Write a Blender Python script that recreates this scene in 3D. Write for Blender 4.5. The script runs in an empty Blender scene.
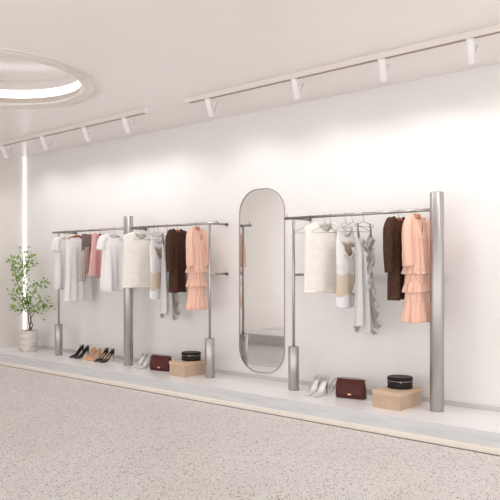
import bpy, bmesh, math, random
from mathutils import Vector, Matrix
PI = math.pi
sc = bpy.context.scene
COL = sc.collection
R = math.radians

# ------------------------------------------------------------------ materials
def mat(name, color, rough=0.5, metal=0.0, spec=0.5, sheen=0.0, trans=0.0):
    m = bpy.data.materials.new(name); m.use_nodes = True
    nt = m.node_tree; b = nt.nodes['Principled BSDF']
    b.inputs['Base Color'].default_value = (*color, 1)
    b.inputs['Roughness'].default_value = rough
    b.inputs['Metallic'].default_value = metal
    b.inputs['Specular IOR Level'].default_value = spec
    if sheen: b.inputs['Sheen Weight'].default_value = sheen
    if trans:
        out = nt.nodes['Material Output']
        t = nt.nodes.new('ShaderNodeBsdfTranslucent'); t.inputs[0].default_value = (*color, 1)
        mx = nt.nodes.new('ShaderNodeMixShader'); mx.inputs[0].default_value = trans
        nt.links.new(b.outputs[0], mx.inputs[1]); nt.links.new(t.outputs[0], mx.inputs[2])
        nt.links.new(mx.outputs[0], out.inputs[0])
    return m

def N(m, typ, **kw):
    n = m.node_tree.nodes.new(typ)
    for k, v in kw.items(): setattr(n, k, v)
    return n
def LK(m, a, b): m.node_tree.links.new(a, b)
def bsdf(m): return m.node_tree.nodes['Principled BSDF']

def noise_color(m, c1, c2, scale, detail=4, stretch=(1, 1, 1), lo=0.35, hi=0.65, bump=0.0, distort=0.0):
    tc = N(m, 'ShaderNodeTexCoord'); mp = N(m, 'ShaderNodeMapping'); mp.inputs['Scale'].default_value = stretch
    nz = N(m, 'ShaderNodeTexNoise'); nz.inputs['Scale'].default_value = scale; nz.inputs['Detail'].default_value = detail
    nz.inputs['Distortion'].default_value = distort
    rp = N(m, 'ShaderNodeValToRGB')
    rp.color_ramp.elements[0].position = lo; rp.color_ramp.elements[0].color = (*c1, 1)
    rp.color_ramp.elements[1].position = hi; rp.color_ramp.elements[1].color = (*c2, 1)
    LK(m, tc.outputs['Object'], mp.inputs[0]); LK(m, mp.outputs[0], nz.inputs['Vector'])
    LK(m, nz.outputs['Fac'], rp.inputs[0]); LK(m, rp.outputs[0], bsdf(m).inputs['Base Color'])
    if bump:
        bp = N(m, 'ShaderNodeBump'); bp.inputs['Strength'].default_value = bump; bp.inputs['Distance'].default_value = 0.005
        LK(m, nz.outputs['Fac'], bp.inputs['Height']); LK(m, bp.outputs[0], bsdf(m).inputs['Normal'])
    return m

def emit(name, color, strength):
    m = bpy.data.materials.new(name); m.use_nodes = True
    nt = m.node_tree; nt.nodes.clear()
    e = nt.nodes.new('ShaderNodeEmission'); o = nt.nodes.new('ShaderNodeOutputMaterial')
    e.inputs[0].default_value = (*color, 1); e.inputs[1].default_value = strength
    nt.links.new(e.outputs[0], o.inputs[0]); return m

M = {}
M['wall'] = noise_color(mat('wall_plaster', (.8, .77, .75), .42, spec=.35), (.805, .778, .765), (.825, .798, .785), 2.2, 3)
M['side_wall'] = noise_color(mat('side_wall_plaster', (.7, .65, .6), .75, spec=.12), (.80, .755, .725), (.83, .785, .755), 1.6, 3)
M['partition'] = mat('partition_white', (.90, .87, .84), .6)
M['ceiling'] = mat('ceiling_satin_paint', (.87, .83, .805), .26, spec=.22)
M['trim'] = mat('trim_paint', (.80, .745, .705), .3)
M['inner_ring_shade'] = mat('inner_ring_shaded', (.62, .55, .50), .4)  # browner than the trim: shadow below the glowing band painted into the colour
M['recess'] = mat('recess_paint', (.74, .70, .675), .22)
M['skirting'] = mat('skirting_grey', (.60, .57, .555), .35)
M['platform'] = noise_color(mat('platform_marble', (.86, .85, .85), .22), (.91, .90, .90), (.93, .92, .92), 1.5, 4)
M['riser'] = noise_color(mat('riser_grain_shaded', (.66, .66, .67), .35), (.60, .60, .615), (.68, .68, .69), 3.0, 6, (1, 6, 14), .3, .6)  # real grain; the greyer tone also paints in the shade of the front face
M['plinth_band'] = mat('plinth_cream', (.86, .80, .73), .35)
M['groove'] = mat('groove_bronze', (.12, .085, .065), .4)
M['steel'] = noise_color(mat('brushed_steel', (.6, .57, .55), .38, 1.0), (.43, .415, .405), (.47, .455, .445), 6, 2, (1, 1, .1))
M['rail_steel'] = mat('rail_steel', (.42, .395, .375), .28, 1.0)
M['dark_metal'] = mat('dark_metal', (.10, .09, .085), .3, 1.0)
M['flange_metal'] = mat('flange_metal', (.20, .175, .16), .3, 1.0)
M['chrome'] = mat('chrome_wire', (.50, .49, .48), .2, 1.0)
M['wood'] = noise_color(mat('hanger_wood', (.35, .1, .05), .35), (.30, .075, .035), (.42, .13, .06), 30, 3, (1, 8, 8))
M['mirror'] = mat('mirror_glass', (.70, .70, .69), .015, 1.0)
M['mirror_frame'] = mat('mirror_frame_metal', (.45, .43, .42), .25, 1.0)
M['lamp_white'] = mat('lamp_white', (.86, .84, .83), .35)
M['track'] = mat('track_white', (.78, .72, .685), .35)
M['slot'] = mat('track_slot', (.28, .20, .16), .5)
M['lens'] = emit('spot_lens_glow', (1, .95, .9), 6)
M['led'] = emit('led_white', (1, .97, .96), 1.7)
M['cove_led'] = emit('cove_led_warm', (1, .96, .92), 1.8)
M['toe_led'] = emit('toe_led_warm', (1, .93, .84), 1.5)
# terrazzo floor
m = mat('terrazzo', (.7, .66, .63), .42, spec=.3)
tc = N(m, 'ShaderNodeTexCoord')
base = N(m, 'ShaderNodeTexNoise'); base.inputs['Scale'].default_value = 1.3; base.inputs['Detail'].default_value = 5
brp = N(m, 'ShaderNodeValToRGB')
brp.color_ramp.elements[0].position = .3; brp.color_ramp.elements[0].color = (.70, .67, .65, 1)
brp.color_ramp.elements[1].position = .7; brp.color_ramp.elements[1].color = (.75, .72, .70, 1)
LK(m, tc.outputs['Object'], base.inputs['Vector']); LK(m, base.outputs['Fac'], brp.inputs[0])
prev = brp.outputs[0]
for scale, thr, rad, c1, c2 in ((62, .46, .30, (.11, .085, .07), (.32, .27, .24)), (98, .42, .34, (.16, .13, .11), (.38, .33, .30)), (60, .70, .30, (.74, .71, .69), (.80, .77, .75))):
    vo = N(m, 'ShaderNodeTexVoronoi'); vo.inputs['Scale'].default_value = scale
    wn = N(m, 'ShaderNodeTexNoise'); wn.inputs['Scale'].default_value = scale * 1.5
    add = N(m, 'ShaderNodeMixRGB'); add.blend_type = 'ADD'; add.inputs[0].default_value = .018
    LK(m, tc.outputs['Object'], add.inputs[1]); LK(m, wn.outputs['Color'], add.inputs[2]); LK(m, add.outputs[0], vo.inputs['Vector'])
    sep = N(m, 'ShaderNodeSeparateColor'); LK(m, vo.outputs['Color'], sep.inputs[0])
    sel = N(m, 'ShaderNodeMath', operation='GREATER_THAN'); sel.inputs[1].default_value = thr; LK(m, sep.outputs[0], sel.inputs[0])
    rr = N(m, 'ShaderNodeMath', operation='MULTIPLY'); rr.inputs[1].default_value = rad * 1.5; LK(m, sep.outputs[1], rr.inputs[0])
    ins = N(m, 'ShaderNodeMath', operation='LESS_THAN'); LK(m, vo.outputs['Distance'], ins.inputs[0]); LK(m, rr.outputs[0], ins.inputs[1])
    f = N(m, 'ShaderNodeMath', operation='MULTIPLY'); LK(m, sel.outputs[0], f.inputs[0]); LK(m, ins.outputs[0], f.inputs[1])
    cm = N(m, 'ShaderNodeMixRGB'); cm.inputs[1].default_value = (*c1, 1); cm.inputs[2].default_value = (*c2, 1); LK(m, sep.outputs[2], cm.inputs[0])
    mx = N(m, 'ShaderNodeMixRGB'); LK(m, f.outputs[0], mx.inputs[0]); LK(m, prev, mx.inputs[1]); LK(m, cm.outputs[0], mx.inputs[2])
    prev = mx.outputs[0]
LK(m, prev, bsdf(m).inputs['Base Color'])
M['terrazzo'] = m
# fabrics
M['white_cloth'] = mat('white_cotton', (.95, .94, .935), .85, spec=.15, trans=.1)
M['sheer_cloth'] = mat('white_voile', (.95, .925, .915), .85, spec=.15, trans=.2)
M['cream_cloth'] = noise_color(mat('cream_lace', (.82, .77, .70), .85, spec=.15), (.84, .80, .745), (.90, .87, .82), 26, 6, (1, 1, 1), .38, .58, .5, 1.5)
M['cream_hem'] = mat('cream_hem', (.90, .86, .79), .8, spec=.15)
M['grey_cloth'] = mat('grey_satin', (.74, .72, .71), .45, spec=.4, trans=.12)
M['dark_strap'] = mat('dark_grey_strap', (.24, .225, .22), .5)
M['ruffle_shade_grey'] = mat('grey_ruffle_shade', (.40, .385, .375), .6)  # darker copy of the dress grey, painted shade for ruffle undersides
M['brown_cloth'] = noise_color(mat('brown_wool', (.12, .065, .045), .85, spec=.08), (.062, .032, .022), (.088, .048, .034), 60, 3, (1, 1, .4))
M['brown_dark'] = mat('brown_lining', (.07, .035, .022), .7)
M['peach_cloth'] = mat('peach_crepe', (.93, .60, .475), .75, spec=.2, trans=.08)
M['peach_trim'] = mat('peach_trim', (.62, .24, .16), .7)
M['pink_cloth'] = mat('pink_satin', (.82, .36, .35), .6, trans=.15)
M['pale_pink'] = mat('pale_pink_satin', (.86, .52, .50), .6, trans=.15)
M['mauve_dark'] = mat('dark_mauve_cloth', (.17, .125, .12), .8)
M['mauve'] = mat('mauve_cloth', (.42, .29, .27), .8)
M['taupe'] = mat('taupe_cloth', (.46, .41, .385), .8)
m = mat('printed_satin', (.8, .8, .8), .4)
tc = N(m, 'ShaderNodeTexCoord'); sp = N(m, 'ShaderNodeSeparateXYZ'); LK(m, tc.outputs['Object'], sp.inputs[0])
nz = N(m, 'ShaderNodeTexNoise'); nz.inputs['Scale'].default_value = 9; nz.inputs['Detail'].default_value = 4; LK(m, tc.outputs['Object'], nz.inputs['Vector'])
ad = N(m, 'ShaderNodeMath', operation='MULTIPLY_ADD'); ad.inputs[1].default_value = .14; LK(m, nz.outputs['Fac'], ad.inputs[0]); LK(m, sp.outputs[2], ad.inputs[2])
rp = N(m, 'ShaderNodeValToRGB'); rp.color_ramp.interpolation = 'LINEAR'
els = [(.0, (.80, .80, .81)), (.17, (.80, .80, .81)), (.20, (.62, .50, .38)), (.37, (.66, .56, .46)), (.40, (.80, .78, .77)), (.53, (.78, .75, .73)), (.56, (.22, .155, .11)), (.67, (.36, .28, .22)), (.70, (.82, .81, .80)), (1, (.82, .81, .80))]
cr = rp.color_ramp
while len(cr.elements) < len(els): cr.elements.new(.5)
for e, (p, c) in zip(cr.elements, els): e.position = p; e.color = (*c, 1)
LK(m, ad.outputs[0], rp.inputs[0])
xs = N(m, 'ShaderNodeMath', operation='MULTIPLY_ADD'); xs.inputs[1].default_value = .55; LK(m, sp.outputs[2], xs.inputs[0]); LK(m, sp.outputs[0], xs.inputs[2])
xn = N(m, 'ShaderNodeMath', operation='MULTIPLY_ADD'); xn.inputs[1].default_value = .10; LK(m, nz.outputs['Fac'], xn.inputs[0]); LK(m, xs.outputs[0], xn.inputs[2])
gx = N(m, 'ShaderNodeMapRange'); gx.inputs[1].default_value = .29; gx.inputs[2].default_value = .31; LK(m, xn.outputs[0], gx.inputs[0])
lo_ = N(m, 'ShaderNodeMath', operation='LESS_THAN'); lo_.inputs[1].default_value = .47; LK(m, ad.outputs[0], lo_.inputs[0])
mk_ = N(m, 'ShaderNodeMath', operation='MAXIMUM'); LK(m, gx.outputs[0], mk_.inputs[0]); LK(m, lo_.outputs[0], mk_.inputs[1])
mx = N(m, 'ShaderNodeMixRGB'); mx.inputs[1].default_value = (.84, .83, .82, 1); LK(m, mk_.outputs[0], mx.inputs[0]); LK(m, rp.outputs[0], mx.inputs[2])
LK(m, mx.outputs[0], bsdf(m).inputs['Base Color'])
M['print_cloth'] = m
# accessories
M['burgundy'] = noise_color(mat('burgundy_leather', (.10, .018, .016), .45, spec=.25), (.070, .013, .012), (.095, .019, .017), 120, 2, bump=.15)
M['burgundy_edge'] = mat('burgundy_edge', (.055, .01, .01), .5)
M['gold'] = mat('gold', (.85, .50, .22), .25, 1.0)
M['strap_grey'] = mat('strap_taupe', (.30, .25, .225), .45)
M['kraft'] = noise_color(mat('kraft_card', (.62, .42, .29), .6), (.53, .38, .275), (.57, .41, .30), 14, 4)
M['kraft_lid'] = mat('kraft_lid', (.64, .465, .325), .55)
M['emblem'] = mat('emblem_pale', (.85, .76, .68), .4)
M['black_leather'] = noise_color(mat('black_leather', (.02, .016, .014), .45, spec=.22), (.010, .008, .007), (.018, .014, .012), 90, 2, bump=.2)
M['zip'] = mat('silver_zip', (.62, .56, .50), .35, .7)
M['shoe_white'] = mat('white_patent', (.84, .82, .81), .25)
M['shoe_silver'] = mat('silver_leather', (.66, .64, .62), .3, 0)
M['heel_dark'] = mat('dark_heel', (.16, .14, .13), .35)
M['shoe_black'] = mat('black_patent', (.022, .016, .012), .25)
M['shoe_tan'] = mat('tan_insole', (.62, .40, .22), .45)
M['shoe_nude'] = mat('nude_patent', (.72, .43, .26), .3)
M['pot'] = noise_color(mat('pot_marble', (.7, .65, .6), .35), (.42, .385, .355), (.68, .63, .59), 5, 6, (1, 1, 3.0), .3, .5, 0, 1.2)
M['soil'] = noise_color(mat('soil', (.06, .04, .03), .9), (.05, .035, .025), (.11, .075, .05), 60, 4)
M['bark'] = mat('bark', (.13, .085, .06), .8)
m = noise_color(mat('leaf', (.1, .2, .04), .45), (.11, .24, .03), (.42, .58, .15), 14, 2)
M['leaf'] = m

# ------------------------------------------------------------------ helpers
def obj(name, bm, m, parent=None, loc=(0, 0, 0), smooth=True, solid=0, bevel=0, subd=0):
    bmesh.ops.recalc_face_normals(bm, faces=bm.faces)
    me = bpy.data.meshes.new(name); bm.to_mesh(me); bm.free()
    if smooth:
        for p in me.polygons: p.use_smooth = True
    me.materials.append(m)
    o = bpy.data.objects.new(name, me); COL.objects.link(o); o.location = loc
    if parent: o.parent = parent
    if solid:
        s = o.modifiers.new('Solid', 'SOLIDIFY'); s.thickness = solid; s.offset = 0
    if bevel:
        b = o.modifiers.new('Bevel', 'BEVEL'); b.width = bevel; b.segments = 2; b.limit_method = 'ANGLE'
        b.harden_normals = False
    if subd:
        s = o.modifiers.new('Sub', 'SUBSURF'); s.levels = subd; s.render_levels = subd
    return o
def thing(name, label, cat, loc=(0, 0, 0), rz=0, group=None):
    o = bpy.data.objects.new(name, None); COL.objects.link(o); o.empty_display_size = .05
    o.location = loc; o.rotation_euler = (0, 0, rz); o['label'] = label; o['category'] = cat
    if group: o['group'] = group
    return o
def tag(o, label, cat, group=None):
    o['label'] = label; o['category'] = cat
    if group: o['group'] = group
    return o
def struct(o): o['kind'] = 'structure'; return o
def dup(root, loc, rz, label):
    r = root.copy(); COL.objects.link(r); r.location = loc; r.rotation_euler = (0, 0, rz); r['label'] = label
    for ch in list(root.children):
        c = ch.copy(); COL.objects.link(c); c.parent = r
        for g in list(ch.children):
            d = g.copy(); COL.objects.link(d); d.parent = c
    return r

def box(bm, a, b):
    (x0, y0, z0), (x1, y1, z1) = a, b
    v = [bm.verts.new(p) for p in ((x0, y0, z0), (x1, y0, z0), (x1, y1, z0), (x0, y1, z0), (x0, y0, z1), (x1, y0, z1), (x1, y1, z1), (x0, y1, z1))]
    for f in ((0, 3, 2, 1), (4, 5, 6, 7), (0, 1, 5, 4), (1, 2, 6, 5), (2, 3, 7, 6), (3, 0, 4, 7)): bm.faces.new([v[i] for i in f])
    return bm
def mkbox(a, b): return box(bmesh.new(), a, b)
def lathe(bm, prof, seg=40, cx=0, cy=0, close=False):
    rings = []
    for r, z in prof:
        if r <= 1e-6: rings.append([bm.verts.new((cx, cy, z))])
        else: rings.append([bm.verts.new((cx + r * math.cos(2 * PI * i / seg), cy + r * math.sin(2 * PI * i / seg), z)) for i in range(seg)])
    pairs = list(zip(rings, rings[1:]))
    if close: pairs.append((rings[-1], rings[0]))
    for A, B in pairs:
        for i in range(seg):
            j = (i + 1) % seg
            if len(A) == 1 and len(B) == 1: continue
            if len(A) == 1: bm.faces.new((A[0], B[j], B[i]))
            elif len(B) == 1: bm.faces.new((A[i], A[j], B[0]))
            else: bm.faces.new((A[i], A[j], B[j], B[i]))
    return bm
def mklathe(prof, **k): return lathe(bmesh.new(), prof, **k)
def cylprof(r, z0, z1, bev=.004): return [(0, z0), (r - bev, z0), (r, z0 + bev), (r, z1 - bev), (r - bev, z1), (0, z1)]
def tube(bm, pts, rad, seg=8, cap=True):
    pts = [Vector(p) for p in pts]; n = len(pts)
    rads = rad if isinstance(rad, (list, tuple)) else [rad] * n
    rings = []; up = None
    for i, p in enumerate(pts):
        t = (pts[min(i + 1, n - 1)] - pts[max(i - 1, 0)]).normalized()
        if up is None:
            up = Vector((0, 0, 1)) if abs(t.z) < .9 else Vector((1, 0, 0))
        a = (up - t * up.dot(t)).normalized(); up = a; b = t.cross(a)
        rings.append([bm.verts.new(p + (a * math.cos(2 * PI * k / seg) + b * math.sin(2 * PI * k / seg)) * rads[i]) for k in range(seg)])
    for A, B in zip(rings, rings[1:]):
        for k in range(seg): bm.faces.new((A[k], A[(k + 1) % seg], B[(k + 1) % seg], B[k]))
    if cap: bm.faces.new(rings[0][::-1]); bm.faces.new(rings[-1])
    return bm
def mktube(pts, rad, **k): return tube(bmesh.new(), pts, rad, **k)
def lerp(tab, t):
    if t <= tab[0][0]: return tab[0][1]
    for (a, x), (b, y) in zip(tab, tab[1:]):
        if t <= b:
            f = (t - a) / (b - a); f = f * f * (3 - 2 * f) * .5 + f * .5
            return x + (y - x) * f
    return tab[-1][1]

# ------------------------------------------------------------------ camera, render look
cam_d = bpy.data.cameras.new('camera'); cam = bpy.data.objects.new('camera', cam_d); COL.objects.link(cam)
cam.location = (0, -5.4785, 1.366); cam.rotation_euler = (R(90), 0, R(39.6))
cam_d.sensor_width = 36; cam_d.lens = 647 / 500 * 36; cam_d.shift_y = 18 / 500; cam_d.clip_start = .05
sc.camera = cam
vs = sc.view_settings; vs.view_transform = 'Standard'; vs.look = 'None'; vs.gamma = 1; vs.use_curve_mapping = False
vs.exposure = 0.28

# ------------------------------------------------------------------ room
CH = 3.071; PZ = .166; XL = -9.04; XR = 4.2; YF = -7.0
struct(obj('floor', mkbox((XL - .15, YF, -.1), (XR, .15, 0)), M['terrazzo'], smooth=False))
struct(obj('wall_back', mkbox((XL - .15, 0, 0), (XR, .15, CH + .3)), M['wall'], smooth=False))
struct(obj('wall_left', mkbox((XL - .15, YF, 0), (XL, 0, CH + .3)), M['side_wall'], smooth=False))
struct(obj('trim_4', mkbox((XL, -4.4, 0), (-5.8, -3.65, .166)), M['wall'], smooth=False))
# ceiling with a round recess
RC = (-5.6, -2.45); RR = .83
bm = bmesh.new()
x0, x1, y0, y1 = XL - .15, XR, YF, .15
angs = [2 * PI * i / 96 for i in range(96)]
for cx, cy in ((x0, y0), (x1, y0), (x1, y1), (x0, y1)): angs.append(math.atan2(cy - RC[1], cx - RC[0]) % (2 * PI))
angs = sorted(set(round(a, 6) for a in angs))
inner, outer = [], []
for a in angs:
    dx, dy = math.cos(a), math.sin(a)
    t = min([((x1 if dx > 0 else x0) - RC[0]) / dx if abs(dx) > 1e-9 else 1e9, ((y1 if dy > 0 else y0) - RC[1]) / dy if abs(dy) > 1e-9 else 1e9])
    inner.append(bm.verts.new((RC[0] + dx * RR, RC[1] + dy * RR, CH)))
    outer.append(bm.verts.new((RC[0] + dx * t, RC[1] + dy * t, CH)))
for i in range(len(angs)):
    j = (i + 1) % len(angs); bm.faces.new((inner[i], outer[i], outer[j], inner[j]))
ceil = struct(obj('ceiling', bm, M['ceiling'], smooth=False, solid=0))
sm = ceil.modifiers.new('Solid', 'SOLIDIFY'); sm.thickness = .05; sm.offset = -1 if ceil.data.polygons[0].normal.z < 0 else 1
# round recess fitting: moulded ring, side wall, glowing band, inner disc
ring = thing('ceiling_ring_light', 'round recessed ceiling light with moulded rim and glowing inner band', 'ceiling light', (RC[0], RC[1], CH))
obj('rim_moulding', mklathe([(RR - .003, .01), (RR - .003, -.006), (.845, -.010), (.86, -.010), (.865, -.004), (.905, -.004), (.912, -.014), (.935, -.014), (.942, -.002), (.985, -.002), (.99, -.008), (1.005, -.008), (1.01, 0), (1.01, .01)], seg=128, close=True), M['trim'], ring)
obj('inner_wall', mklathe([(RR - .002, 0), (RR - .002, .055), (.845, .058), (.845, .065)], seg=128), M['inner_ring_shade'], ring)
obj('light_band', mklathe([(.845, .065), (.842, .12), (.845, .15)], seg=128), M['cove_led'], ring)
obj('cove_wall', mklathe([(.845, .15), (.845, .235)], seg=128), M['recess'], ring)
obj('recess_disc', mklathe([(0, .235), (.846, .235), (.87, .24), (0, .245)], seg=128), M['recess'], ring)

# platform
pl = struct(obj('platform', mkbox((XL, -.69, .058), (XR, 0, PZ)), M['platform'], smooth=False))
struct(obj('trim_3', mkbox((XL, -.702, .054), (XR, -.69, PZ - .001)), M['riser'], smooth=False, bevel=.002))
struct(obj('trim_1', mkbox((XL, -.675, 0), (XR, -.02, .058)), M['plinth_band'], smooth=False))
struct(obj('trim_2', mkbox((XL, -.712, 0), (XR, -.698, .004)), M['groove'], smooth=False))
struct(obj('baseboard_back', mkbox((XL, -.012, PZ), (XR, 0, PZ + .042)), M['skirting'], smooth=False, bevel=.002))
tag(obj('toe_light_strip', mkbox((XL + .01, -.688, .0525), (XR - .01, -.676, .058)), M['toe_led'], smooth=False), 'thin warm light strip under the front edge of the display platform', 'light strip')
# vertical light strip in the corner
tag(obj('corner_light_strip', mkbox((XL + .001, -.026, PZ), (XL + .026, -.001, CH - .001)), M['led'], smooth=False), 'tall glowing white light strip in the left corner behind the potted plant', 'light strip')

# ------------------------------------------------------------------ spot tracks
def track(x0, x1, label):
    t = thing('ceiling_track', label, 'lighting track', ((x0 + x1) / 2, -.87, CH))
    h = (x1 - x0) / 2
    obj('track_body', mkbox((-h, -.022, -.05), (h, .022, 0)), M['track'], t, smooth=False, bevel=.003)
    obj('track_slot', mkbox((-h + .03, -.009, -.0525), (h - .03, .020, -.0495)), M['slot'], t, smooth=False)
    for sx in (-h, h): obj('end_cap', mkbox((min(sx, sx * 1.002) - .003, -.024, -.052), (max(sx, sx * 1.002) + .003, .024, 0)), M['lamp_white'], t, smooth=False)
    return t
track(-9.0, -5.245, 'white ceiling lighting track running into the left corner')
track(-4.625, 1.2, 'white ceiling lighting track on the right side of the ceiling')
SPD = Vector((-.22, .60, -1)).normalized()
def spotlight(label, loc):
    t = thing('track_spotlight', label, 'spotlight', loc, 0, 'track spotlights')
    rot = Vector((0, 0, -1)).rotation_difference(SPD).to_matrix().to_4x4()
    bm = mklathe([(0, .012), (.026, .012), (.031, .004), (.031, -.168), (.028, -.172), (.026, -.163), (0, -.163)], seg=28)
    bmesh.ops.transform(bm, matrix=rot, verts=bm.verts)
    hd = obj('lamp_head', bm, M['lamp_white'], t)
    bm = mklathe([(0, -.1640), (.0262, -.1640), (.0262, -.1632), (0, -.1632)], seg=24)
    bmesh.ops.transform(bm, matrix=rot, verts=bm.verts)
    obj('lens', bm, M['lens'], hd)
    obj('adapter', mkbox((-.012, -.016, -.004), (.012, .15, .005)), M['lamp_white'], t, smooth=False, bevel=.002)
    tip = SPD * .12
    obj('arm', mktube([(.0, .145, 0), tuple(SPD * .155 + Vector((.0, .038, .0)))], .008, seg=8), M['lamp_white'], t)
    ld = bpy.data.lights.new('spot_beam', 'SPOT'); ld.energy = SPOT_W; ld.color = (1, .985, .975)
    ld.spot_size = R(138); ld.spot_blend = .7; ld.shadow_soft_size = .010
    lo = bpy.data.objects.new('spot_beam', ld); COL.objects.link(lo); lo.parent = t
    lo.location = SPD * .185
    lo.rotation_euler = Vector((0, 0, -1)).rotation_difference(Vector((-.05, .42, -1)).normalized()).to_euler()
    return t
SPOT_W = 11.5
SX = [(-8.17, 'white track spotlight nearest the left corner'), (-7.21, 'white track spotlight above the left end of the double rack'), (-6.34, 'white track spotlight above the centre column of the double rack'), (-5.61, 'white track spotlight at the right end of the left track'),
      (-4.35, 'white track spotlight at the left end of the right track'), (-3.31, 'white track spotlight third from the right edge, above the right rack post'), (-2.46, 'white track spotlight second from the right edge of the photo'), (-1.75, 'white track spotlight nearest the right edge of the photo')]
s0 = spotlight(SX[0][1], (SX[0][0], -.87, CH - .056))
for x, lb in SX[1:]: dup(s0, (x, -.87, CH - .056), 0, lb)
for x in (-.9, .2): dup(s0, (x, -.87, CH - .056), 0, 'white track spotlight beyond the right edge of the photo')

# ------------------------------------------------------------------ garment racks
RY = -.29; RZ = 1.858
def column(root, x):
    c = obj('column', mklathe(cylprof(.0575, 0, 2.0 - PZ, .003), seg=48), M['steel'], root, (x, 0, 0))
    obj('cap_plate', mklathe([(0, 2.0 - PZ), (.054, 2.0 - PZ), (.052, 2.003 - PZ), (0, 2.003 - PZ)], seg=48), M['steel'], c)
    return c
def post(root, x):
    p = obj('post', mklathe(cylprof(.0135, .4, RZ - PZ, .002), seg=20), M['rail_steel'], root, (x, 0, 0))
    b = obj('post_weight', mklathe(cylprof(.053, 0, .428, .004), seg=40), M['steel'], root, (x, 0, 0))
    for z in (RZ - PZ, 1.30 - PZ): bracket(root, x, z)
def bracket(root, x, z, start=.012):
    br = obj('wall_bracket', mktube([(x, start, z), (x, -RY - .001, z)], .0135, seg=14), M['rail_steel'], root)
    obj('flange', mktube([(x, -RY - .018, z), (x, -RY - .001, z)], .017, seg=18), M['flange_metal'], br)
def rail(root, x0, x1, pin):
    r = obj('rail', mktube([(x0, 0, RZ - PZ), (x1, 0, RZ - PZ)], .0135, seg=16), M['rail_steel'], root)
    if pin is not None: obj('rail_pin', mktube([(pin, 0, RZ - PZ + .01), (pin, 0, RZ - PZ + .04)], .005, seg=10), M['rail_steel'], r)
rk = thing('garment_rack', 'wide double steel garment rack with a column in its middle, left of the mirror', 'clothes rack', (-6.30, RY, PZ))
column(rk, .063); post(rk, -1.413); post(rk, 1.435)
bracket(rk, .063, RZ - PZ, .05)
rail(rk, -1.549, .013, None); rail(rk, .113, 1.557, 1.535)
rk2 = thing('garment_rack', 'single steel garment rack with a column at its right end, right of the mirror', 'clothes rack', (-2.255, RY, PZ))
column(rk2, 0); post(rk2, -1.478); rail(rk2, -1.585, -.05, -1.56)

# ------------------------------------------------------------------ mirror
def stadium(w, z0, z1, n=24):
    r = w * .42; e = w / 2 - r; pts = []
    for cx, cz, a0 in ((e, z1 - r, 0), (-e, z1 - r, 90), (-e, z0 + r, 180), (e, z0 + r, 270)):
        for i in range(n // 2 + 1):
            a = R(a0 + 90 * i / (n // 2)); pts.append((cx + r * math.cos(a), cz + r * math.sin(a)))
    return pts
def prism_xz(pts, y0, y1):
    bm = bmesh.new()
    A = [bm.verts.new((x, y0, z)) for x, z in pts]; B = [bm.verts.new((x, y1, z)) for x, z in pts]
    bm.faces.new(A); bm.faces.new(B[::-1])
    for i in range(len(pts)): j = (i + 1) % len(pts); bm.faces.new((A[i], A[j], B[j], B[i]))
    return bm
mw = .626; mz0, mz1 = .230, 2.226
mr = thing('wall_mirror', 'tall pill-shaped wall mirror with a thin metal rim between the two racks', 'mirror', (-4.367, 0, mz0))
obj('glass', prism_xz(stadium(mw - .02, .01, mz1 - mz0 - .01), -.006, -.004), M['mirror'], mr, smooth=False)
bm = bmesh.new(); po = stadium(mw, 0, mz1 - mz0); pi_ = stadium(mw - .016, .008, mz1 - mz0 - .008)
rings = [[bm.verts.new((x, y, z)) for x, z in P] for P, y in ((po, -.001), (po, -.012), (pi_, -.012), (pi_, -.004))]
for A, B in zip(rings, rings[1:]):
    for i in range(len(A)): j = (i + 1) % len(A); bm.faces.new((A[i], A[j], B[j], B[i]))
obj('rim', bm, M['mirror_frame'], mr, smooth=False)
obj('back_plate', prism_xz(stadium(mw - .01, .005, mz1 - mz0 - .005), -.0035, -.001), M['dark_metal'], mr, smooth=False)

# ------------------------------------------------------------------ hangers
def hanger(kind, label, x, rz, span=.40, drop=.055):
    t = thing('wooden_hanger' if kind == 'wood' else 'wire_hanger', label, 'hanger', (x + .025, RY, RZ), rz)
    hk = [(-.017 * math.cos(PI * i / 10 * 1.25 - .2), 0, -.0015 + .0185 * math.sin(PI * i / 10 * 1.25 - .2)) for i in range(11)][::-1]
    pts = hk[::-1][:1] and hk
    # arc over the rail, then down to the neck
    arc = []
    for i in range(15):
        a = R(-35 + 250 * i / 14); arc.append((.0185 * math.cos(a), 0, -.002 + .0185 * math.sin(a)))
    arc += [(-.010, 0, -.032), (0, 0, -.040), (0, 0, -.075)]
    obj('hook', mktube(arc, .0024, seg=6), M['chrome'], t)
    h = span / 2
    if kind == 'wood':
        bm = bmesh.new(); n = 24; rr = []
        for i in range(n + 1):
            u = -1 + 2 * i / n; z = -.066 - drop * (abs(u) ** 1.4); th = .011 + .007 * (1 - abs(u)); d = .007 + .004 * abs(u)
            rr.append([bm.verts.new((u * h, d * math.cos(2 * PI * k / 10), z + th * math.sin(2 * PI * k / 10))) for k in range(10)])
        for A, B in zip(rr, rr[1:]):
            for k in range(10): bm.faces.new((A[k], A[(k + 1) % 10], B[(k + 1) % 10], B[k]))
        bm.faces.new(rr[0][::-1]); bm.faces.new(rr[-1]); obj('shoulder_bar', bm, M['wood'], t)
    else:
        ps = [(0, 0, -.072), (-h * .4, 0, -.072 - drop * .45), (-h * .93, 0, -.072 - drop), (-h, 0, -.080 - drop), (-h * .95, 0, -.087 - drop)]
        obj('shoulder_wire', mktube(ps + [(-p[0], 0, p[2]) for p in ps[::-1]][:0] + [(h * .95, 0, -.087 - drop), (h, 0, -.080 - drop), (h * .93, 0, -.072 - drop), (h * .4, 0, -.072 - drop * .45), (0, 0, -.072)], .0026, seg=6), M['chrome'], t)
    return t

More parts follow.
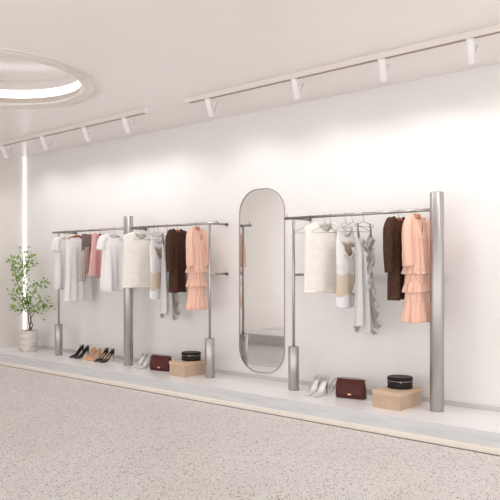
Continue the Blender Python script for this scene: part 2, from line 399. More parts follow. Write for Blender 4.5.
# ------------------------------------------------------------------ garments
def folds(rnd, n, f0, f1):
    return [(rnd.uniform(f0, f1), rnd.uniform(0, 6.28), rnd.uniform(-1.5, 1.5), rnd.uniform(.5, 1)) for _ in range(n)]
def body(ztop, zbot, wid, dep, neck=.08, scoop=.08, slope=.30, amp=.006, freq=(4, 9), seed=1, hemwave=.004, nu=40, nv=44, backscoop=.02, skew=0.0, asym=0.0):
    """front and back cloth panels sewn at sides and shoulders; wid/dep are tables over z"""
    rnd = random.Random(seed); bm = bmesh.new()
    for side in (-1, 1):
        fs = folds(rnd, 4, *freq); grid = []
        for i in range(nu + 1):
            u = -1 + 2 * i / nu; col = []
            w0 = lerp(wid, ztop); x0 = u * w0
            un = neck / w0
            zt = ztop - slope * max(0, abs(x0) - neck)
            if abs(u) < un: zt -= (scoop if side < 0 else backscoop) * math.sqrt(max(0, 1 - (u / un) ** 2))
            for j in range(nv + 1):
                v = j / nv
                zb = zbot + hemwave * math.sin(5 * u + seed) + asym * u
                z = zt + (zb - zt) * v
                w = lerp(wid, z); d = lerp(dep, z)
                sh = min(1.0, max(0.0, (ztop - slope * max(0, abs(x0) - neck) - z) / .14)) ** .6
                y = side * d * math.sqrt(max(0, 1 - abs(u) ** 2.4)) * sh
                g = sum(A * math.sin(F * u * 1.0 + P + D * v) for F, P, D, A in fs) / 2
                e = (1 - u ** 6) * min(1, v * 1.8) * sh
                y += g * amp * (.35 + 1.1 * v) * e * side
                x = w * u + skew * v * v + g * amp * .3 * v
                col.append(bm.verts.new((x, y, z)))
            grid.append(col)
        for i in range(nu):
            for j in range(nv):
                q = (grid[i][j], grid[i + 1][j], grid[i + 1][j + 1], grid[i][j + 1])
                try: bm.faces.new(q)
                except ValueError: pass
    bmesh.ops.remove_doubles(bm, verts=bm.verts, dist=.0012)
    return bm
def flounce(z0, z1, tab, amp, n, seed=0, seg=120, rows=10, ytab=.55, hem=.004):
    """gathered cloth tube: tab = half width over v, depth = ytab*width"""
    rnd = random.Random(seed); bm = bmesh.new(); rg = []
    ph = [rnd.uniform(0, 6.28) for _ in range(3)]
    for j in range(rows + 1):
        v = j / rows; w = lerp(tab, v); ring = []
        for i in range(seg):
            a = 2 * PI * i / seg
            g = math.sin(n * a + ph[0]) * .6 + math.sin((n * .6 // 1 + 1) * a + ph[1]) * .4
            r = 1 + amp / w * g * (.25 + .75 * v)
            c, s = math.cos(a), math.sin(a)
            ring.append(bm.verts.new((w * r * math.copysign(abs(c) ** .8, c), w * ytab * r * math.copysign(abs(s) ** .8, s), z0 + (z1 - z0) * v + hem * g * v)))
        rg.append(ring)
    for A, B in zip(rg, rg[1:]):
        for i in range(seg): k = (i + 1) % seg; bm.faces.new((A[i], A[k], B[k], B[i]))
    return bm
def sleeve(pts, rads, flat=.7, amp=.004, seed=0, seg=28):
    """open cloth tube along pts"""
    rnd = random.Random(seed); bm = bmesh.new(); P = []
    pts = [Vector(p) for p in pts]
    K = 18
    for k in range(K + 1):
        t = k / K * (len(pts) - 1); i = min(int(t), len(pts) - 2); f = t - i
        p0 = pts[max(i - 1, 0)]; p1 = pts[i]; p2 = pts[i + 1]; p3 = pts[min(i + 2, len(pts) - 1)]
        P.append((.5 * ((2 * p1) + (p2 - p0) * f + (2 * p0 - 5 * p1 + 4 * p2 - p3) * f * f + (3 * p1 - p0 - 3 * p2 + p3) * f ** 3), rads[i] + (rads[i + 1] - rads[i]) * f))
    a1, a2 = rnd.uniform(0, 6), rnd.uniform(0, 6); rg = []
    for k, (p, r) in enumerate(P):
        t = (P[min(k + 1, K)][0] - P[max(k - 1, 0)][0]).normalized()
        yv = Vector((0, 1, 0)); yv = (yv - t * yv.dot(t)).normalized(); xv = yv.cross(t); v = k / K
        ring = []
        for i in range(seg):
            a = 2 * PI * i / seg
            g = (math.sin(5 * a + a1 + 2 * v) + .6 * math.sin(9 * a + a2 + 9 * v)) * amp * (.3 + v)
            ring.append(bm.verts.new(p + xv * math.cos(a) * (r + g) + yv * math.sin(a) * (r + g) * flat))
        rg.append(ring)
    for A, B in zip(rg, rg[1:]):
        for i in range(seg): k = (i + 1) % seg; bm.faces.new((A[i], A[k], B[k], B[i]))
    bm.faces.new(rg[0])
    return bm
def strip(path, w, wave=.0, n=60, freq=40, seed=0):
    """ruffle ribbon: path f(t)->(point, out direction)"""
    bm = bmesh.new(); A, B, Cc = [], [], []
    for i in range(n + 1):
        t = i / n; p, o = path(t); p = Vector(p); o = Vector(o)
        s = math.sin(freq * t + seed); s2 = math.sin(freq * .37 * t + seed * 2)
        A.append(bm.verts.new(p)); side = Vector((o.z, .0, -o.x)) if abs(o.z) + abs(o.x) > .01 else Vector((1, 0, 0))
        Cc.append(bm.verts.new(p + o * w * .5 + Vector((0, -1, 0)) * wave * (.6 + .4 * s)))
        B.append(bm.verts.new(p + o * w * (1 + .25 * s2) + Vector((0, 1, 0)) * wave * 1.2 * s + side * wave * s2))
    for X, Y in ((A, Cc), (Cc, B)):
        for i in range(n): bm.faces.new((X[i], X[i + 1], Y[i + 1], Y[i]))
    return bm
def shift(bm, dz):
    for v in bm.verts: v.co.z += dz
    return bm
def garment(name, label, cat, x, rz, L, group=None):
    return thing(name, label, cat, (x, RY, RZ - L), rz, group)
TH = .0035

# --- cream lace blouse
def blouse():
    L = .735; t = garment('cream_blouse', '', 'blouse', 0, 0, L)
    wid = [(-.74, .235), (-.4, .222), (-.16, .218), (-.08, .235), (-.02, .24)]; dep = [(-.74, .055), (-.3, .05), (-.05, .03)]
    bm = body(-.050, -.715, wid, dep, neck=.085, scoop=.10, slope=.40, amp=.006, seed=3, hemwave=.002)
    obj('bodice', shift(bm, L), M['cream_cloth'], t, solid=TH)
    bm = body(-.69, -.722, [(-.74, .2375), (-.69, .236)], [(-.74, .0575), (-.69, .056)], neck=.001, scoop=0, slope=0, amp=.0, seed=3, hemwave=0, nv=3)
    obj('hem_band', shift(flounce(-.698, -.728, [(0, .232), (1, .234)], .001, 5, 1, ytab=.235, hem=0, rows=2), L), M['cream_hem'], t, solid=.005)
    bm.free()
    obj('neck_binding', shift(mktube([(-.085 + .17 * i / 12, -.0 - .022 * math.sin(PI * i / 12), -.052 - .10 * math.sqrt(max(0, 1 - (i / 6 - 1) ** 2))) for i in range(13)], .003, seg=6), L), M['cream_hem'], t)
    return t
# --- printed satin camisole
def cami():
    L = .865; t = garment('printed_camisole', '', 'top', 0, 0, L)
    wid = [(-.87, .135), (-.5, .120), (-.25, .125), (-.1, .10)]; dep = [(-.87, .05), (-.4, .045), (-.1, .02)]
    obj('bodice', shift(body(-.11, -.855, wid, dep, neck=.075, scoop=.10, slope=.5, amp=.010, freq=(5, 11), seed=8, hemwave=.012, backscoop=.06, skew=.01), L), M['print_cloth'], t, solid=TH)
    for s in (-1, 1):
        obj('shoulder_strap', shift(mktube([(s * .095, 0, -.125), (s * .08, 0, -.10), (s * .055, 0, -.083)], .004, seg=6), L), M['white_cloth'], t)
    def dr(tt): return ((.06 * math.sin(3 * tt) + .02, -.048, -.30 - .42 * tt), (.7, -.3, -.2))
    obj('drape', shift(strip(dr, .06, .018, 40, 14, 2), L), M['white_cloth'], t, solid=.003)
    def pk(tt): return ((-.075 + .12 * tt, -.050 - .012 * math.sin(PI * tt), -.335 - .05 * math.sin(PI * tt)), (.1, -.25, -.5))
    obj('cowl_fold', shift(strip(pk, .05, .012, 24, 9, 1), L), M['shoe_silver'], t, solid=.003)
    return t
# --- grey ruffled slip dress
def slip():
    L = 1.095; t = garment('ruffled_slip_dress', '', 'dress', 0, 0, L)
    wid = [(-1.1, .125), (-.75, .098), (-.4, .080), (-.2, .088)]; dep = [(-1.1, .06), (-.4, .042), (-.2, .03)]
    obj('skirt', shift(body(-.185, -1.06, wid, dep, neck=.06, scoop=.11, slope=.6, amp=.024, freq=(7, 14), seed=12, hemwave=.03, backscoop=.09, asym=-.02), L), M['grey_cloth'], t, solid=TH)
    for s in (-1, 1):
        obj('shoulder_strap', shift(mktube([(s * .075, -.012, -.215), (s * .085, -.006, -.14), (s * .075, 0, -.085)], [.011, .008, .0065], seg=8), L), M['dark_strap'], t)
    def f1(tt): return ((-.060 + .135 * tt, -.036, -.175 - .13 * math.sin(PI * (tt * .8 + .1))), (.1, -.25, -.75))
    obj('neck_shade', shift(strip(f1, .045, .008, 30, 9, 1), L), M['dark_strap'], t, solid=.003)  # dark strip painting the shade inside the neckline
    def f2(tt): return ((.0 + .085 * tt, -.050, -.70 - .34 * tt), (.65, -.2, -.55))
    obj('ruffle_shade', shift(strip(f2, .075, .02, 40, 20, 1.5), L), M['ruffle_shade_grey'], t, solid=.003)  # dark ruffle copy standing in for shade under the pale ones
    def r1(tt): return ((-.07 + .12 * tt, -.045, -.22 - .20 * tt), (.35, -.35, -.8))
    def r2(tt): return ((.05 - .06 * math.sin(2.6 * tt), -.052, -.40 - .28 * tt), (.7, -.4, -.35))
    def r3(tt): return ((.02 + .085 * tt, -.058, -.66 - .36 * tt), (.75, -.3, -.30))
    def r4(tt): return ((.075 - .02 * tt, -.030, -.20 - .22 * tt), (.55, -.45, -.6))
    def r5(tt): return ((-.06 + .03 * tt, -.052, -.34 - .35 * tt), (.5, -.5, -.3))
    for k, (f, w, fr) in enumerate(((r1, .055, 22), (r2, .042, 26), (r3, .055, 24), (r4, .030, 18), (r5, .045, 22))):
        obj('ruffle', shift(strip(f, w, .016, 60, fr, k), L), M['grey_cloth'], t, solid=.003)
    return t
# --- brown long-sleeved dress
def brown():
    L = .775; t = garment('brown_dress', '', 'dress', 0, 0, L)
    wid = [(-.78, .160), (-.4, .145), (-.15, .150), (-.02, .160)]; dep = [(-.78, .06), (-.3, .055), (-.05, .03)]
    obj('bodice', shift(body(-.040, -.768, wid, dep, neck=.075, scoop=.05, slope=.30, amp=.014, freq=(4, 10), seed=21, hemwave=.003), L), M['brown_cloth'], t, solid=.005)
    for s in (-1, 1):
        obj('sleeve', shift(sleeve([(s * .135, 0, -.085), (s * .185, -.004, -.16), (s * .205, -.012, -.34), (s * .20, -.016, -.53)], [.045, .052, .046, .040], .75, .004, 30 + s), L), M['brown_cloth'], t, solid=.004)
    obj('placket', shift(mkbox((-.004, -.060, -.74), (.010, -.052, -.22)), L), M['brown_dark'], t, smooth=False)
    return t
# --- peach tiered dress
def peach():
    L = .955; t = garment('tiered_peach_dress', '', 'dress', 0, 0, L)
    wid = [(-.55, .150), (-.26, .128), (-.12, .140), (-.03, .145)]; dep = [(-.55, .075), (-.24, .055), (-.05, .03)]
    obj('bodice', shift(body(-.035, -.50, wid, dep, neck=.055, scoop=.035, slope=.28, amp=.018, freq=(9, 18), seed=33, hemwave=.0), L), M['peach_cloth'], t, solid=TH)
    obj('collar', shift(flounce(-.065, -.030, [(0, .050), (1, .046)], .002, 9, 2, ytab=.5, hem=0, rows=3), L), M['peach_trim'], t, solid=.003)
    obj('keyhole', shift(mklathe([(0, -.003), (.6, -.003), (1, 0), (0, .001)], seg=20), 0), M['peach_trim'], t)
    kh = t.children[-1]; kh.rotation_euler = (R(90), 0, 0); kh.scale = (.008, .040, 1); kh.location = (.012, -.052, L - .145)
    obj('yoke_seam', shift(mktube([(-.125 + .25 * i / 20, -.058 * math.sqrt(max(0, 1 - abs(i / 10 - 1) ** 2.4)) - .004, -.235 - .012 * math.sin(PI * i / 20)) for i in range(21)], .003, seg=6), L), M['peach_cloth'], t)
    for s in (-1, 1):
        obj('sleeve', shift(sleeve([(s * .125, 0, -.08), (s * .175, -.006, -.15), (s * .198, -.018, -.32), (s * .188, -.024, -.475)], [.040, .048, .048, .052], .75, .005, 40 + s), L), M['peach_cloth'], t, solid=TH)
    for k, (z0, z1, a, b, am, n) in enumerate(((-.455, -.545, .138, .163, .026, 13), (-.50, -.63, .126, .136, .018, 15), (-.605, -.70, .138, .168, .028, 12), (-.66, -.80, .130, .140, .018, 14), (-.775, -.955, .140, .172, .032, 11))):
        obj('tier', shift(flounce(z0, z1, [(0, a), (1, b)], am, n, 50 + k, ytab=.52), L), M['peach_cloth'], t, solid=TH)
    return t
# --- white tee
def tee(seed, cloth='white_cloth'):
    L = .80; t = garment('white_tee', '', 'top', 0, 0, L)
    wid = [(-.80, .175), (-.70, .190), (-.4, .172), (-.16, .168), (-.02, .175)]; dep = [(-.80, .06), (-.68, .085), (-.3, .06), (-.05, .03)]
    obj('bodice', shift(body(-.060, -.775, wid, dep, neck=.085, scoop=.06, slope=.33, amp=.024, freq=(5, 13), seed=seed, hemwave=.012), L), M[cloth], t, solid=TH)
    for s in (-1, 1):
        obj('sleeve', shift(sleeve([(s * .125, 0, -.11), (s * .17, -.01, -.17), (s * .185, -.02, -.27)], [.050, .056, .062], .65, .006, seed + s), L), M[cloth], t, solid=TH)
    obj('neckband', shift(mktube([(-.085 + .17 * i / 12, -.014 * math.sin(PI * i / 12), -.062 - .06 * math.sqrt(max(0, 1 - (i / 6 - 1) ** 2))) for i in range(13)], .004, seg=6), L), M['white_cloth'], t)
    return t
def place(t, x, rz, label, group=None):
    t.location.x = x + .025; t.rotation_euler.z = R(rz); t['label'] = label
    if group: t['group'] = group

# right rack
b1 = blouse(); place(b1, -3.395, 66, 'cream lace sleeveless blouse hanging at the left of the right rack')
c1 = cami(); place(c1, -3.165, 80, 'white satin camisole with brown print patches, between blouse and ruffled dress on the right rack')
g1 = slip(); place(g1, -2.975, 76, 'long pale grey ruffled dress with dark straps on the right rack')
w1 = brown(); w1.scale.x = .92; place(w1, -2.625, 84, 'dark brown long-sleeved dress beside the peach dress on the right rack')
p1 = peach(); p1.scale.x = .86; place(p1, -2.462, 82, 'peach tiered long-sleeved dress next to the column of the right rack')
# left rack, right bay
dup(b1, (-6.005, RY, b1.location.z), R(68), 'cream lace sleeveless blouse hanging beside the middle column of the double rack')
dup(c1, (-5.695, RY, c1.location.z), R(88), 'white camisole with brown print patches, on the double rack behind the grey ruffled dress')
dup(g1, (-5.540, RY, g1.location.z), R(94), 'long pale grey ruffled dress with dark straps on the double rack')
dup(w1, (-5.370, RY, w1.location.z), R(103), 'dark brown long-sleeved dress beside the peach dress on the double rack')
dup(p1, (-5.065, RY, p1.location.z), R(102), 'peach tiered long-sleeved dress at the right end of the double rack')
# left rack, left bay
t1 = tee(61, 'sheer_cloth'); place(t1, -7.585, 98, 'thin white tee hanging at the far left end of the double rack')
t2 = tee(77); place(t2, -6.53, 74, 'white tee with rounded hem just left of the middle column')
def skirt_dress():
    L = .935; t = garment('white_slip_dress', '', 'dress', 0, 0, L)
    wid = [(-.94, .215), (-.5, .185), (-.15, .175), (-.02, .18)]; dep = [(-.94, .07), (-.3, .055), (-.05, .03)]
    obj('bodice', shift(body(-.075, -.925, wid, dep, neck=.09, scoop=.03, slope=.30, amp=.022, freq=(7, 15), seed=91, hemwave=.003), L), M['sheer_cloth'], t, solid=TH)
    obj('hem_band', shift(flounce(-.905, -.93, [(0, .213), (1, .215)], .003, 6, 4, ytab=.32, hem=0, rows=2), L), M['white_cloth'], t, solid=TH)
    return t
sd = skirt_dress(); place(sd, -7.30, 88, 'long sheer white dress on a wooden hanger, second from the left on the double rack')
def mauve_top():
    L = .67; t = garment('mauve_jacket', '', 'jacket', 0, 0, L)
    wid = [(-.67, .150), (-.3, .125), (-.03, .12)]; dep = [(-.67, .05), (-.2, .045), (-.05, .03)]
    obj('bodice', shift(body(-.045, -.32, wid, dep, neck=.05, scoop=.03, slope=.12, amp=.004, seed=101), L), M['mauve_dark'], t, solid=TH)
    obj('lower_panel', shift(flounce(-.22, -.56, [(0, .110), (1, .128)], .005, 8, 6, ytab=.42), L), M['mauve'], t, solid=TH)
    obj('side_panel', shift(sleeve([(-.085, -.01, -.25), (-.115, -.015, -.42), (-.130, -.02, -.66)], [.030, .038, .048], .6, .004, 5), L), M['taupe'], t, solid=TH)
    return t
mt = mauve_top(); place(mt, -7.03, 84, 'dark mauve and taupe jacket, third from the left on the double rack')
def pink_top():
    L = .66; t = garment('pink_blouse', '', 'blouse', 0, 0, L)
    wid = [(-.66, .165), (-.3, .125), (-.03, .13)]; dep = [(-.66, .06), (-.2, .045), (-.05, .03)]
    obj('bodice', shift(body(-.045, -.61, wid, dep, neck=.055, scoop=.09, slope=.25, amp=.009, freq=(6, 12), seed=111, hemwave=.006, asym=-.03), L), M['pink_cloth'], t, solid=TH)
    obj('front_panel', shift(sleeve([(-.10, -.03, -.07), (-.115, -.035, -.25), (-.135, -.04, -.60)], [.03, .042, .062], .4, .004, 9), L), M['pale_pink'], t, solid=TH)
    obj('collar', shift(mktube([(-.06, -.01, -.05), (-.03, -.035, -.10), (0, -.04, -.15), (.03, -.035, -.10), (.06, -.01, -.05)], .007, seg=8), L), M['pale_pink'], t)
    return t
pt = pink_top(); place(pt, -6.82, 86, 'pink blouse hanging between the mauve jacket and a white tee')

# hangers: one under every garment, and the empty ones
HG = [('wire', -3.395, 66, 'wire hanger holding the cream blouse on the right rack', .36, .075), ('wire', -3.165, 80, 'wire hanger holding the printed camisole on the right rack', .20, .03),
      ('wire', -2.975, 76, 'wire hanger holding the grey ruffled dress on the right rack', .26, .03), ('wood', -2.625, 84, 'wooden hanger holding the brown dress on the right rack', .26, .04),
      ('wood', -2.462, 82, 'wooden hanger holding the peach dress on the right rack', .24, .04),
      ('wire', -3.56, 74, 'empty wire hanger nearest the post of the right rack', .40, .07), ('wire', -3.33, 62, 'empty wire hanger just right of the cream blouse on the right rack', .40, .07),
      ('wire', -3.09, 60, 'empty wire hanger left of the grey ruffled dress on the right rack', .36, .07),
      ('wire', -6.03, 68, 'wire hanger holding the cream blouse on the double rack', .36, .075), ('wire', -5.72, 88, 'wire hanger holding the printed camisole on the double rack', .20, .03),
      ('wire', -5.565, 94, 'wire hanger holding the grey ruffled dress on the double rack', .26, .03), ('wood', -5.395, 103, 'wooden hanger holding the brown dress on the double rack', .26, .04),
      ('wood', -5.09, 102, 'wooden hanger holding the peach dress on the double rack', .24, .04),
      ('wire', -5.88, 70, 'empty wire hanger just right of the cream blouse on the double rack', .40, .07), ('wire', -5.79, 76, 'empty wire hanger left of the printed camisole on the double rack', .38, .07),
      ('wire', -7.585, 98, 'wire hanger holding the far left white tee', .34, .07), ('wood', -7.30, 88, 'wooden hanger holding the long sheer white dress', .32, .045),
      ('wood', -7.03, 84, 'wooden hanger holding the mauve jacket', .20, .02), ('wood', -6.82, 86, 'wooden hanger holding the pink blouse', .22, .035), ('wire', -6.53, 74, 'wire hanger holding the white tee beside the middle column', .34, .06)]
for k, x, rz, lb, sp_, dr_ in HG: hanger(k, lb, x, R(rz), sp_, dr_)

# ------------------------------------------------------------------ shoes (toe points to local -y)
def shoe(name, label, L, H, upper, insole, heelm, strap=None):
    t = thing(name, label, 'shoe')
    W = [(0, .001), (.04, .012), (.15, .026), (.32, .038), (.5, .034), (.7, .026), (.85, .027), (.95, .022), (1, .006)]
    S = [(0, .004), (.28, .003), (.40, .010), (.85, H * .92), (1, H)]
    hw = lambda q: lerp(W, q) * L / .25
    hs = lambda q: lerp(S, q)
    n = 40; bm = bmesh.new(); rows = []
    for i in range(n + 1):
        q = i / n; y = (q - .5) * L; w = hw(q)
        rows.append([bm.verts.new((w * k / 3, y, hs(q))) for k in range(-3, 4)])
    for A, B in zip(rows, rows[1:]):
        for k in range(6): bm.faces.new((A[k], A[k + 1], B[k + 1], B[k]))
    obj('insole', bm, insole, t, solid=.006)
    HH = [(0, .012), (.1, .024), (.26, .038), (.36, .030), (.6, .022), (.85, .038), (1, .052)]
    LE = [(0, 1), (.24, 1), (.34, .45), (.5, .12), (1, .06)]
    bm = bmesh.new()
    for sgn in (-1, 1):
        rows = []
        for i in range(n + 1):
            q = i / n; y = (q - .5) * L; w = hw(q) + .002
            row = []
            for k in range(7):
                p = k / 6
                row.append(bm.verts.new((sgn * w * (1 - lerp(LE, q) * p ** 2), y + (.006 * p if q > .9 else 0), hs(q) - .002 + lerp(HH, q) * math.sin(p * PI / 2))))
            rows.append(row)
        for A, B in zip(rows, rows[1:]):
            for k in range(6): bm.faces.new((A[k], A[k + 1], B[k + 1], B[k]))
    bmesh.ops.remove_doubles(bm, verts=bm.verts, dist=.0008)
    obj('upper', bm, upper, t, solid=.0025)
    obj('heel', mktube([(0, L * .44, H * .95), (0, L * .46, H * .6), (0, L * .475, H * .3), (0, L * .475, .0)], [.019, .009, .006, .0055], seg=12), heelm, t)
    if strap:
        pts = []
        for i in range(17):
            a = PI * i / 16; pts.append((.03 * math.cos(a), L * (.28 + .22 * math.sin(a)), H + .035 + .018 * math.sin(a)))
        obj('ankle_strap', mktube(pts, .0045, seg=6), strap, t)
    return t
def sh_at(o, toe_x, toe_y, heel_dir, L):
    d = Vector((math.sin(R(heel_dir)), math.cos(R(heel_dir)), 0))       # from toe to heel
    o.location = (toe_x + d.x * L / 2, toe_y + d.y * L / 2, PZ); o.rotation_euler = (0, 0, -R(heel_dir))
PR = (M['shoe_white'], M['shoe_silver'], M['shoe_black'], M['shoe_tan'], M['shoe_nude'], M['heel_dark'])
LW, HW = .285, .125
s1 = shoe('white_pump', 'white high-heeled pump, left one of the pair beside the right burgundy bag', LW, HW, PR[1], PR[0], PR[5]); sh_at(s1, -3.455, -.49, -6, LW)
def shoe_copy(src, label, tx, ty, hd, L):
    o = dup(src, (0, 0, PZ), 0, label); sh_at(o, tx, ty, hd, L); return o
shoe_copy(s1, 'white high-heeled pump, right one of the pair beside the right burgundy bag', -3.362, -.497, -6, LW)
shoe_copy(s1, 'white high-heeled pump, left one of the pair by the middle column', -6.02, -.425, -10, LW)
shoe_copy(s1, 'white high-heeled pump, right one of the pair by the middle column', -5.905, -.44, -10, LW)
LB, HB = .22, .105
k1 = shoe('black_heel', 'black high-heeled shoe with a slim strap, far left on the platform', LB, HB, PR[2], PR[2], PR[5], PR[2]); sh_at(k1, -7.350, -0.365, 0, LB)
shoe_copy(k1, 'black high-heeled shoe with a slim strap, right one of the far left pair', -7.235, -0.370, 2, LB)
n1 = shoe('nude_heel', 'nude high-heeled pump, left one of the nude pair between two black pairs', LB, HB, PR[4], PR[4], PR[4]); sh_at(n1, -7.060, -0.380, 0, LB)
shoe_copy(n1, 'nude high-heeled pump, right one of the nude pair between two black pairs', -6.945, -0.385, 2, LB)
k2 = shoe('black_heel', 'black high-heeled shoe with tan insole, left one of the pair right of the nude pumps', LB, HB, PR[2], PR[3], PR[3], PR[2]); sh_at(k2, -6.800, -0.380, 0, LB)
shoe_copy(k2, 'black high-heeled shoe with tan insole, right one of the pair nearest the middle column', -6.680, -0.385, 2, LB)

# ------------------------------------------------------------------ bags
def bag(label):
    t = thing('flap_bag', label, 'handbag', group='burgundy flap bags')
    w, h = .134, .166
    def side(yb, yt, x0, x1, z0, z1, yy): return None
    # body: wedge, 85 mm deep at the base, 40 mm at the top
    bm = bmesh.new(); P = []
    for z, d, ww in ((0, .042, w), (.012, .044, w), (h * .6, .034, w * .985), (h, .020, w * .96)):
        P.append([bm.verts.new((sx * ww, sy * d, z)) for sx, sy in ((-1, -1), (1, -1), (1, 1), (-1, 1))])
    for A, B in zip(P, P[1:]):
        for k in range(4): bm.faces.new((A[k], A[(k + 1) % 4], B[(k + 1) % 4], B[k]))
    bm.faces.new(P[0][::-1]); bm.faces.new(P[-1])
    obj('body', bm, M['burgundy'], t, smooth=False, bevel=.006)
    bm = bmesh.new(); rows = []
    for y, z, ww in ((.021, h - .005, w * .96), (.018, h + .004, w * .97), (-.019, h + .004, w * .97), (-.026, h - .004, w * .975), (-.039, h * .6, w), (-.049, h * .22, w * 1.005), (-.051, h * .16, w * .99)):
        rows.append([bm.verts.new((ww * k / 6, y, z)) for k in range(-6, 7)])
    for A, B in zip(rows, rows[1:]):
        for k in range(12): bm.faces.new((A[k], A[k + 1], B[k + 1], B[k]))
    fl = obj('flap', bm, M['burgundy'], t, solid=.005)
    obj('clasp', mkbox((-.018, -.058, h * .20), (.018, -.049, h * .20 + .016)), M['gold'], fl, smooth=False, bevel=.003)
    obj('base_edge', mkbox((-w * 1.002, -.046, 0.0), (w * 1.002, .044, .008)), M['burgundy_edge'], t, smooth=False, bevel=.003)
    for s in (-1, 1): obj('strap_ring', mktube([(s * w * .97, .006 * math.cos(a) * 1.5, h - .008 + .009 * math.sin(a)) for a in [2 * PI * i / 12 for i in range(13)]], .0022, seg=6), M['gold'], t)
    pts = [(w * .97, .005, h), (w * .6, .035, h + .008), (0, .045, h + .010), (-w * .7, .03, h + .012), (-w * 1.05, .01, h + .006), (-w * 1.35, -.005, h * .80), (-w * 1.56, -.01, h * .50), (-w * 1.58, -.012, h * .28), (-w * 1.44, -.012, h * .20), (-w * 1.25, -.010, h * .40), (-w * 1.10, -.004, h * .72), (-w * .98, 0, h - .004)]
    sm_ = []
    V = [Vector(p) for p in pts]
    for i in range(len(V) - 1):
        p0, p1, p2, p3 = V[max(i - 1, 0)], V[i], V[i + 1], V[min(i + 2, len(V) - 1)]
        for k in range(6):
            f = k / 6; sm_.append(.5 * ((2 * p1) + (p2 - p0) * f + (2 * p0 - 5 * p1 + 4 * p2 - p3) * f * f + (3 * p1 - p0 - 3 * p2 + p3) * f ** 3))
    obj('strap', mktube(sm_ + [V[-1]], .0036, seg=6), M['strap_grey'], t)
    return t
bg = bag('burgundy flap handbag with gold clasp beside the box stack on the right')
bg.location = (-3.09, -.275, PZ); bg.rotation_euler = (0, 0, R(12))
dup(bg, (-5.635, -.295, PZ), R(10), 'burgundy flap handbag with gold clasp on the platform under the double rack')

# ------------------------------------------------------------------ boxes
def carton(label, loc, rz, w, d, h):
    t = thing('gift_box', label, 'box', loc, rz, 'beige gift boxes')
    obj('base', mkbox((-w / 2, -d / 2, 0), (w / 2, d / 2, h - .012)), M['kraft'], t, smooth=False, bevel=.002)
    obj('lid', mkbox((-w / 2 - .004, -d / 2 - .004, h - .036), (w / 2 + .004, d / 2 + .004, h)), M['kraft_lid'], t, smooth=False, bevel=.003)
    bm = bmesh.new()
    for k, (x, dz) in enumerate(((-.032, 0), (-.016, .004), (.0, -.002), (.014, .004), (.027, 0))):
        tube(bm, [(x - .004, -d / 2 - .0006, h * .40 - .006 + dz), (x + .005, -d / 2 - .0006, h * .40 + .008 + dz)], .0016, seg=5)
    obj('emblem', bm, M['emblem'], t)
    return t
carton('beige lidded gift box under the black round case beside the right column', (-2.607, -.315, PZ), R(-3), .262, .37, .152)
carton('beige lidded gift box under a black case by the right post of the double rack', (-5.185, -.315, PZ), R(-2), .245, .32, .160)
def roundbox(label, loc, rx, ry, h, rz):
    t = thing('round_case', label, 'case', loc, rz, 'black round cases')
    sx = lambda bm: (bmesh.ops.scale(bm, vec=(rx, ry, 1), verts=bm.verts), bm)[1]
    obj('body', sx(mklathe([(0, 0), (.97, 0), (1, .004), (1, h * .64), (0, h * .64)], seg=56)), M['black_leather'], t)
    obj('lid', sx(mklathe([(0, h * .67), (1.02, h * .67), (1.025, h * .90), (1.0, h * .97), (.93, h), (.88, h * .985), (0, h * .985)], seg=56)), M['black_leather'], t)
    obj('zip', sx(mklathe([(.99, h * .635), (1.018, h * .635), (1.018, h * .675), (.99, h * .675)], seg=56, close=True)), M['zip'], t)
    obj('zip_pull', mkbox((-.008, -ry * 1.05, h * .56), (.008, -ry * 1.005, h * .66)), M['zip'], t, smooth=False, bevel=.002)
    return t
roundbox('black round zipped case on top of the right beige gift box', (-2.60, -.275, PZ + .152), .108, .098, .10, R(30))
roundbox('black round zipped case on top of the beige gift box under the double rack', (-5.165, -.275, PZ + .160), .108, .098, .095, R(30))

# ------------------------------------------------------------------ plant
pp = thing('potted_plant', 'leafy green potted tree in a grey marbled pot at the left corner', 'plant', (-8.43, -.31, PZ))
obj('pot', mklathe([(0, 0), (.118, 0), (.124, .006), (.125, .02), (.124, .30), (.120, .304), (.112, .304), (.110, .285), (0, .27)], seg=48), M['pot'], pp)
obj('soil', mklathe([(0, .292), (.05, .294), (.110, .284), (.110, .272), (0, .268)], seg=32), M['soil'], pp)
rnd = random.Random(5)
# picture right is u, up is z: u = mix of +x and +y
U = Vector((.60, .35, 0)); Wd = Vector((.45, -.75, 0))
def P3(u, w, z): return U * (u / .60) * .74 + Wd * w + Vector((0, 0, .28 + (z - .28) * 1.13))
trunks = [[(.00, 0, .28), (.05, .03, .42), (.01, .0, .58), (-.03, .02, .74), (-.08, 0, .95), (-.10, .02, 1.16), (-.06, .02, 1.34)],
          [(.06, 0, .28), (-.01, -.02, .40), (.0, .03, .55), (-.07, .05, .72), (-.20, .04, .95), (-.24, .02, 1.12)],
          [(.03, .03, .28), (.07, 0, .36), (.04, 0, .44), (.12, 0, .54), (.24, .02, .60), (.36, .03, .63)],
          [(-.02, 0, .60), (-.16, .02, .70), (-.28, .0, .78)],
          [(-.02, .01, .60), (.06, .0, .74), (.14, .0, .86), (.32, .02, .92)],
          [(-.10, 0, .98), (-.22, .01, 1.08), (-.30, 0, 1.20)], [(-.09, .0, 1.06), (.0, 0, 1.16), (.03, 0, 1.22)],
          [(.02, .0, .50), (-.10, .03, .58), (-.22, .05, .60)]]
bm = bmesh.new(); LBm = bmesh.new()
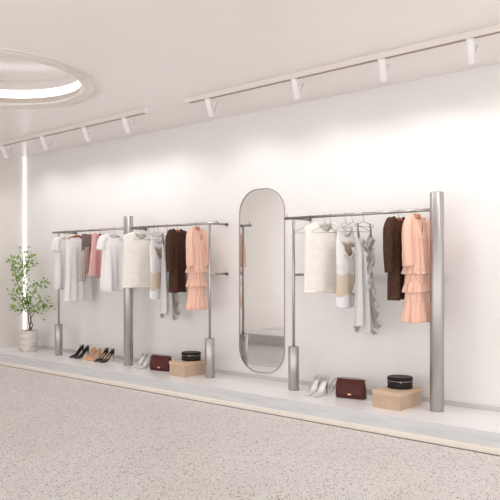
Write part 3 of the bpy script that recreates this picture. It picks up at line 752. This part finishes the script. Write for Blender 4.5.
def leaf(c, d, size):
    d = d.normalized(); s = d.cross(Vector((rnd.uniform(-1, 1), rnd.uniform(-1, 1), rnd.uniform(.2, 1)))).normalized(); nrm = s.cross(d)
    pr = [(0, 0, 0), (.3, .24, .03), (.62, .26, .05), (1, 0, -.02), (.62, -.26, .05), (.3, -.24, .03), (.5, 0, -.02)]
    vs_ = [LBm.verts.new(c + d * (a * size) + s * (b * size * 1.25) + nrm * (h * size)) for a, b, h in pr]
    for a, b in ((0, 1), (1, 2), (2, 3), (3, 4), (4, 5), (5, 0)): LBm.faces.new((vs_[a], vs_[b], vs_[6]))
def spline(pts, n=6):
    V = [Vector(p) for p in pts]; out = []
    for i in range(len(V) - 1):
        p0, p1, p2, p3 = V[max(i - 1, 0)], V[i], V[i + 1], V[min(i + 2, len(V) - 1)]
        for k in range(n):
            f = k / n; out.append(.5 * ((2 * p1) + (p2 - p0) * f + (2 * p0 - 5 * p1 + 4 * p2 - p3) * f * f + (3 * p1 - p0 - 3 * p2 + p3) * f ** 3))
    return out + [V[-1]]
stem_parts = []
for ti, tr in enumerate(trunks):
    pts = spline([P3(*p) for p in tr]); n = len(pts); r0 = .009 if ti < 3 else .005
    bm = bmesh.new(); tube(bm, pts, [r0 * (1 - .7 * i / n) for i in range(n)], seg=7)
    obj('stem' if ti < 3 else 'branch', bm, M['bark'], pp)
    for i, p in enumerate(pts):
        if p.z < (.52 if ti == 2 else .60): continue
        t_ = (pts[min(i + 1, n - 1)] - pts[max(i - 1, 0)]).normalized()
        for _ in range(4 if ti in (0, 1) else 5):
            off = Vector((rnd.gauss(0, 1), rnd.gauss(0, 1), rnd.gauss(0, .8))) * .042
            leaf(p + off, off + t_ * .05 + Vector((0, 0, rnd.uniform(-.05, .02))), rnd.uniform(.030, .060))
obj('foliage', LBm, M['leaf'], pp, smooth=False)

# ------------------------------------------------------------------ uniform world fill, added to brighten the room through its open sides
w = bpy.data.worlds.new('world'); sc.world = w; w.use_nodes = True
bg_ = w.node_tree.nodes['Background']; bg_.inputs[0].default_value = (1, .982, .972, 1); bg_.inputs[1].default_value = 1.75
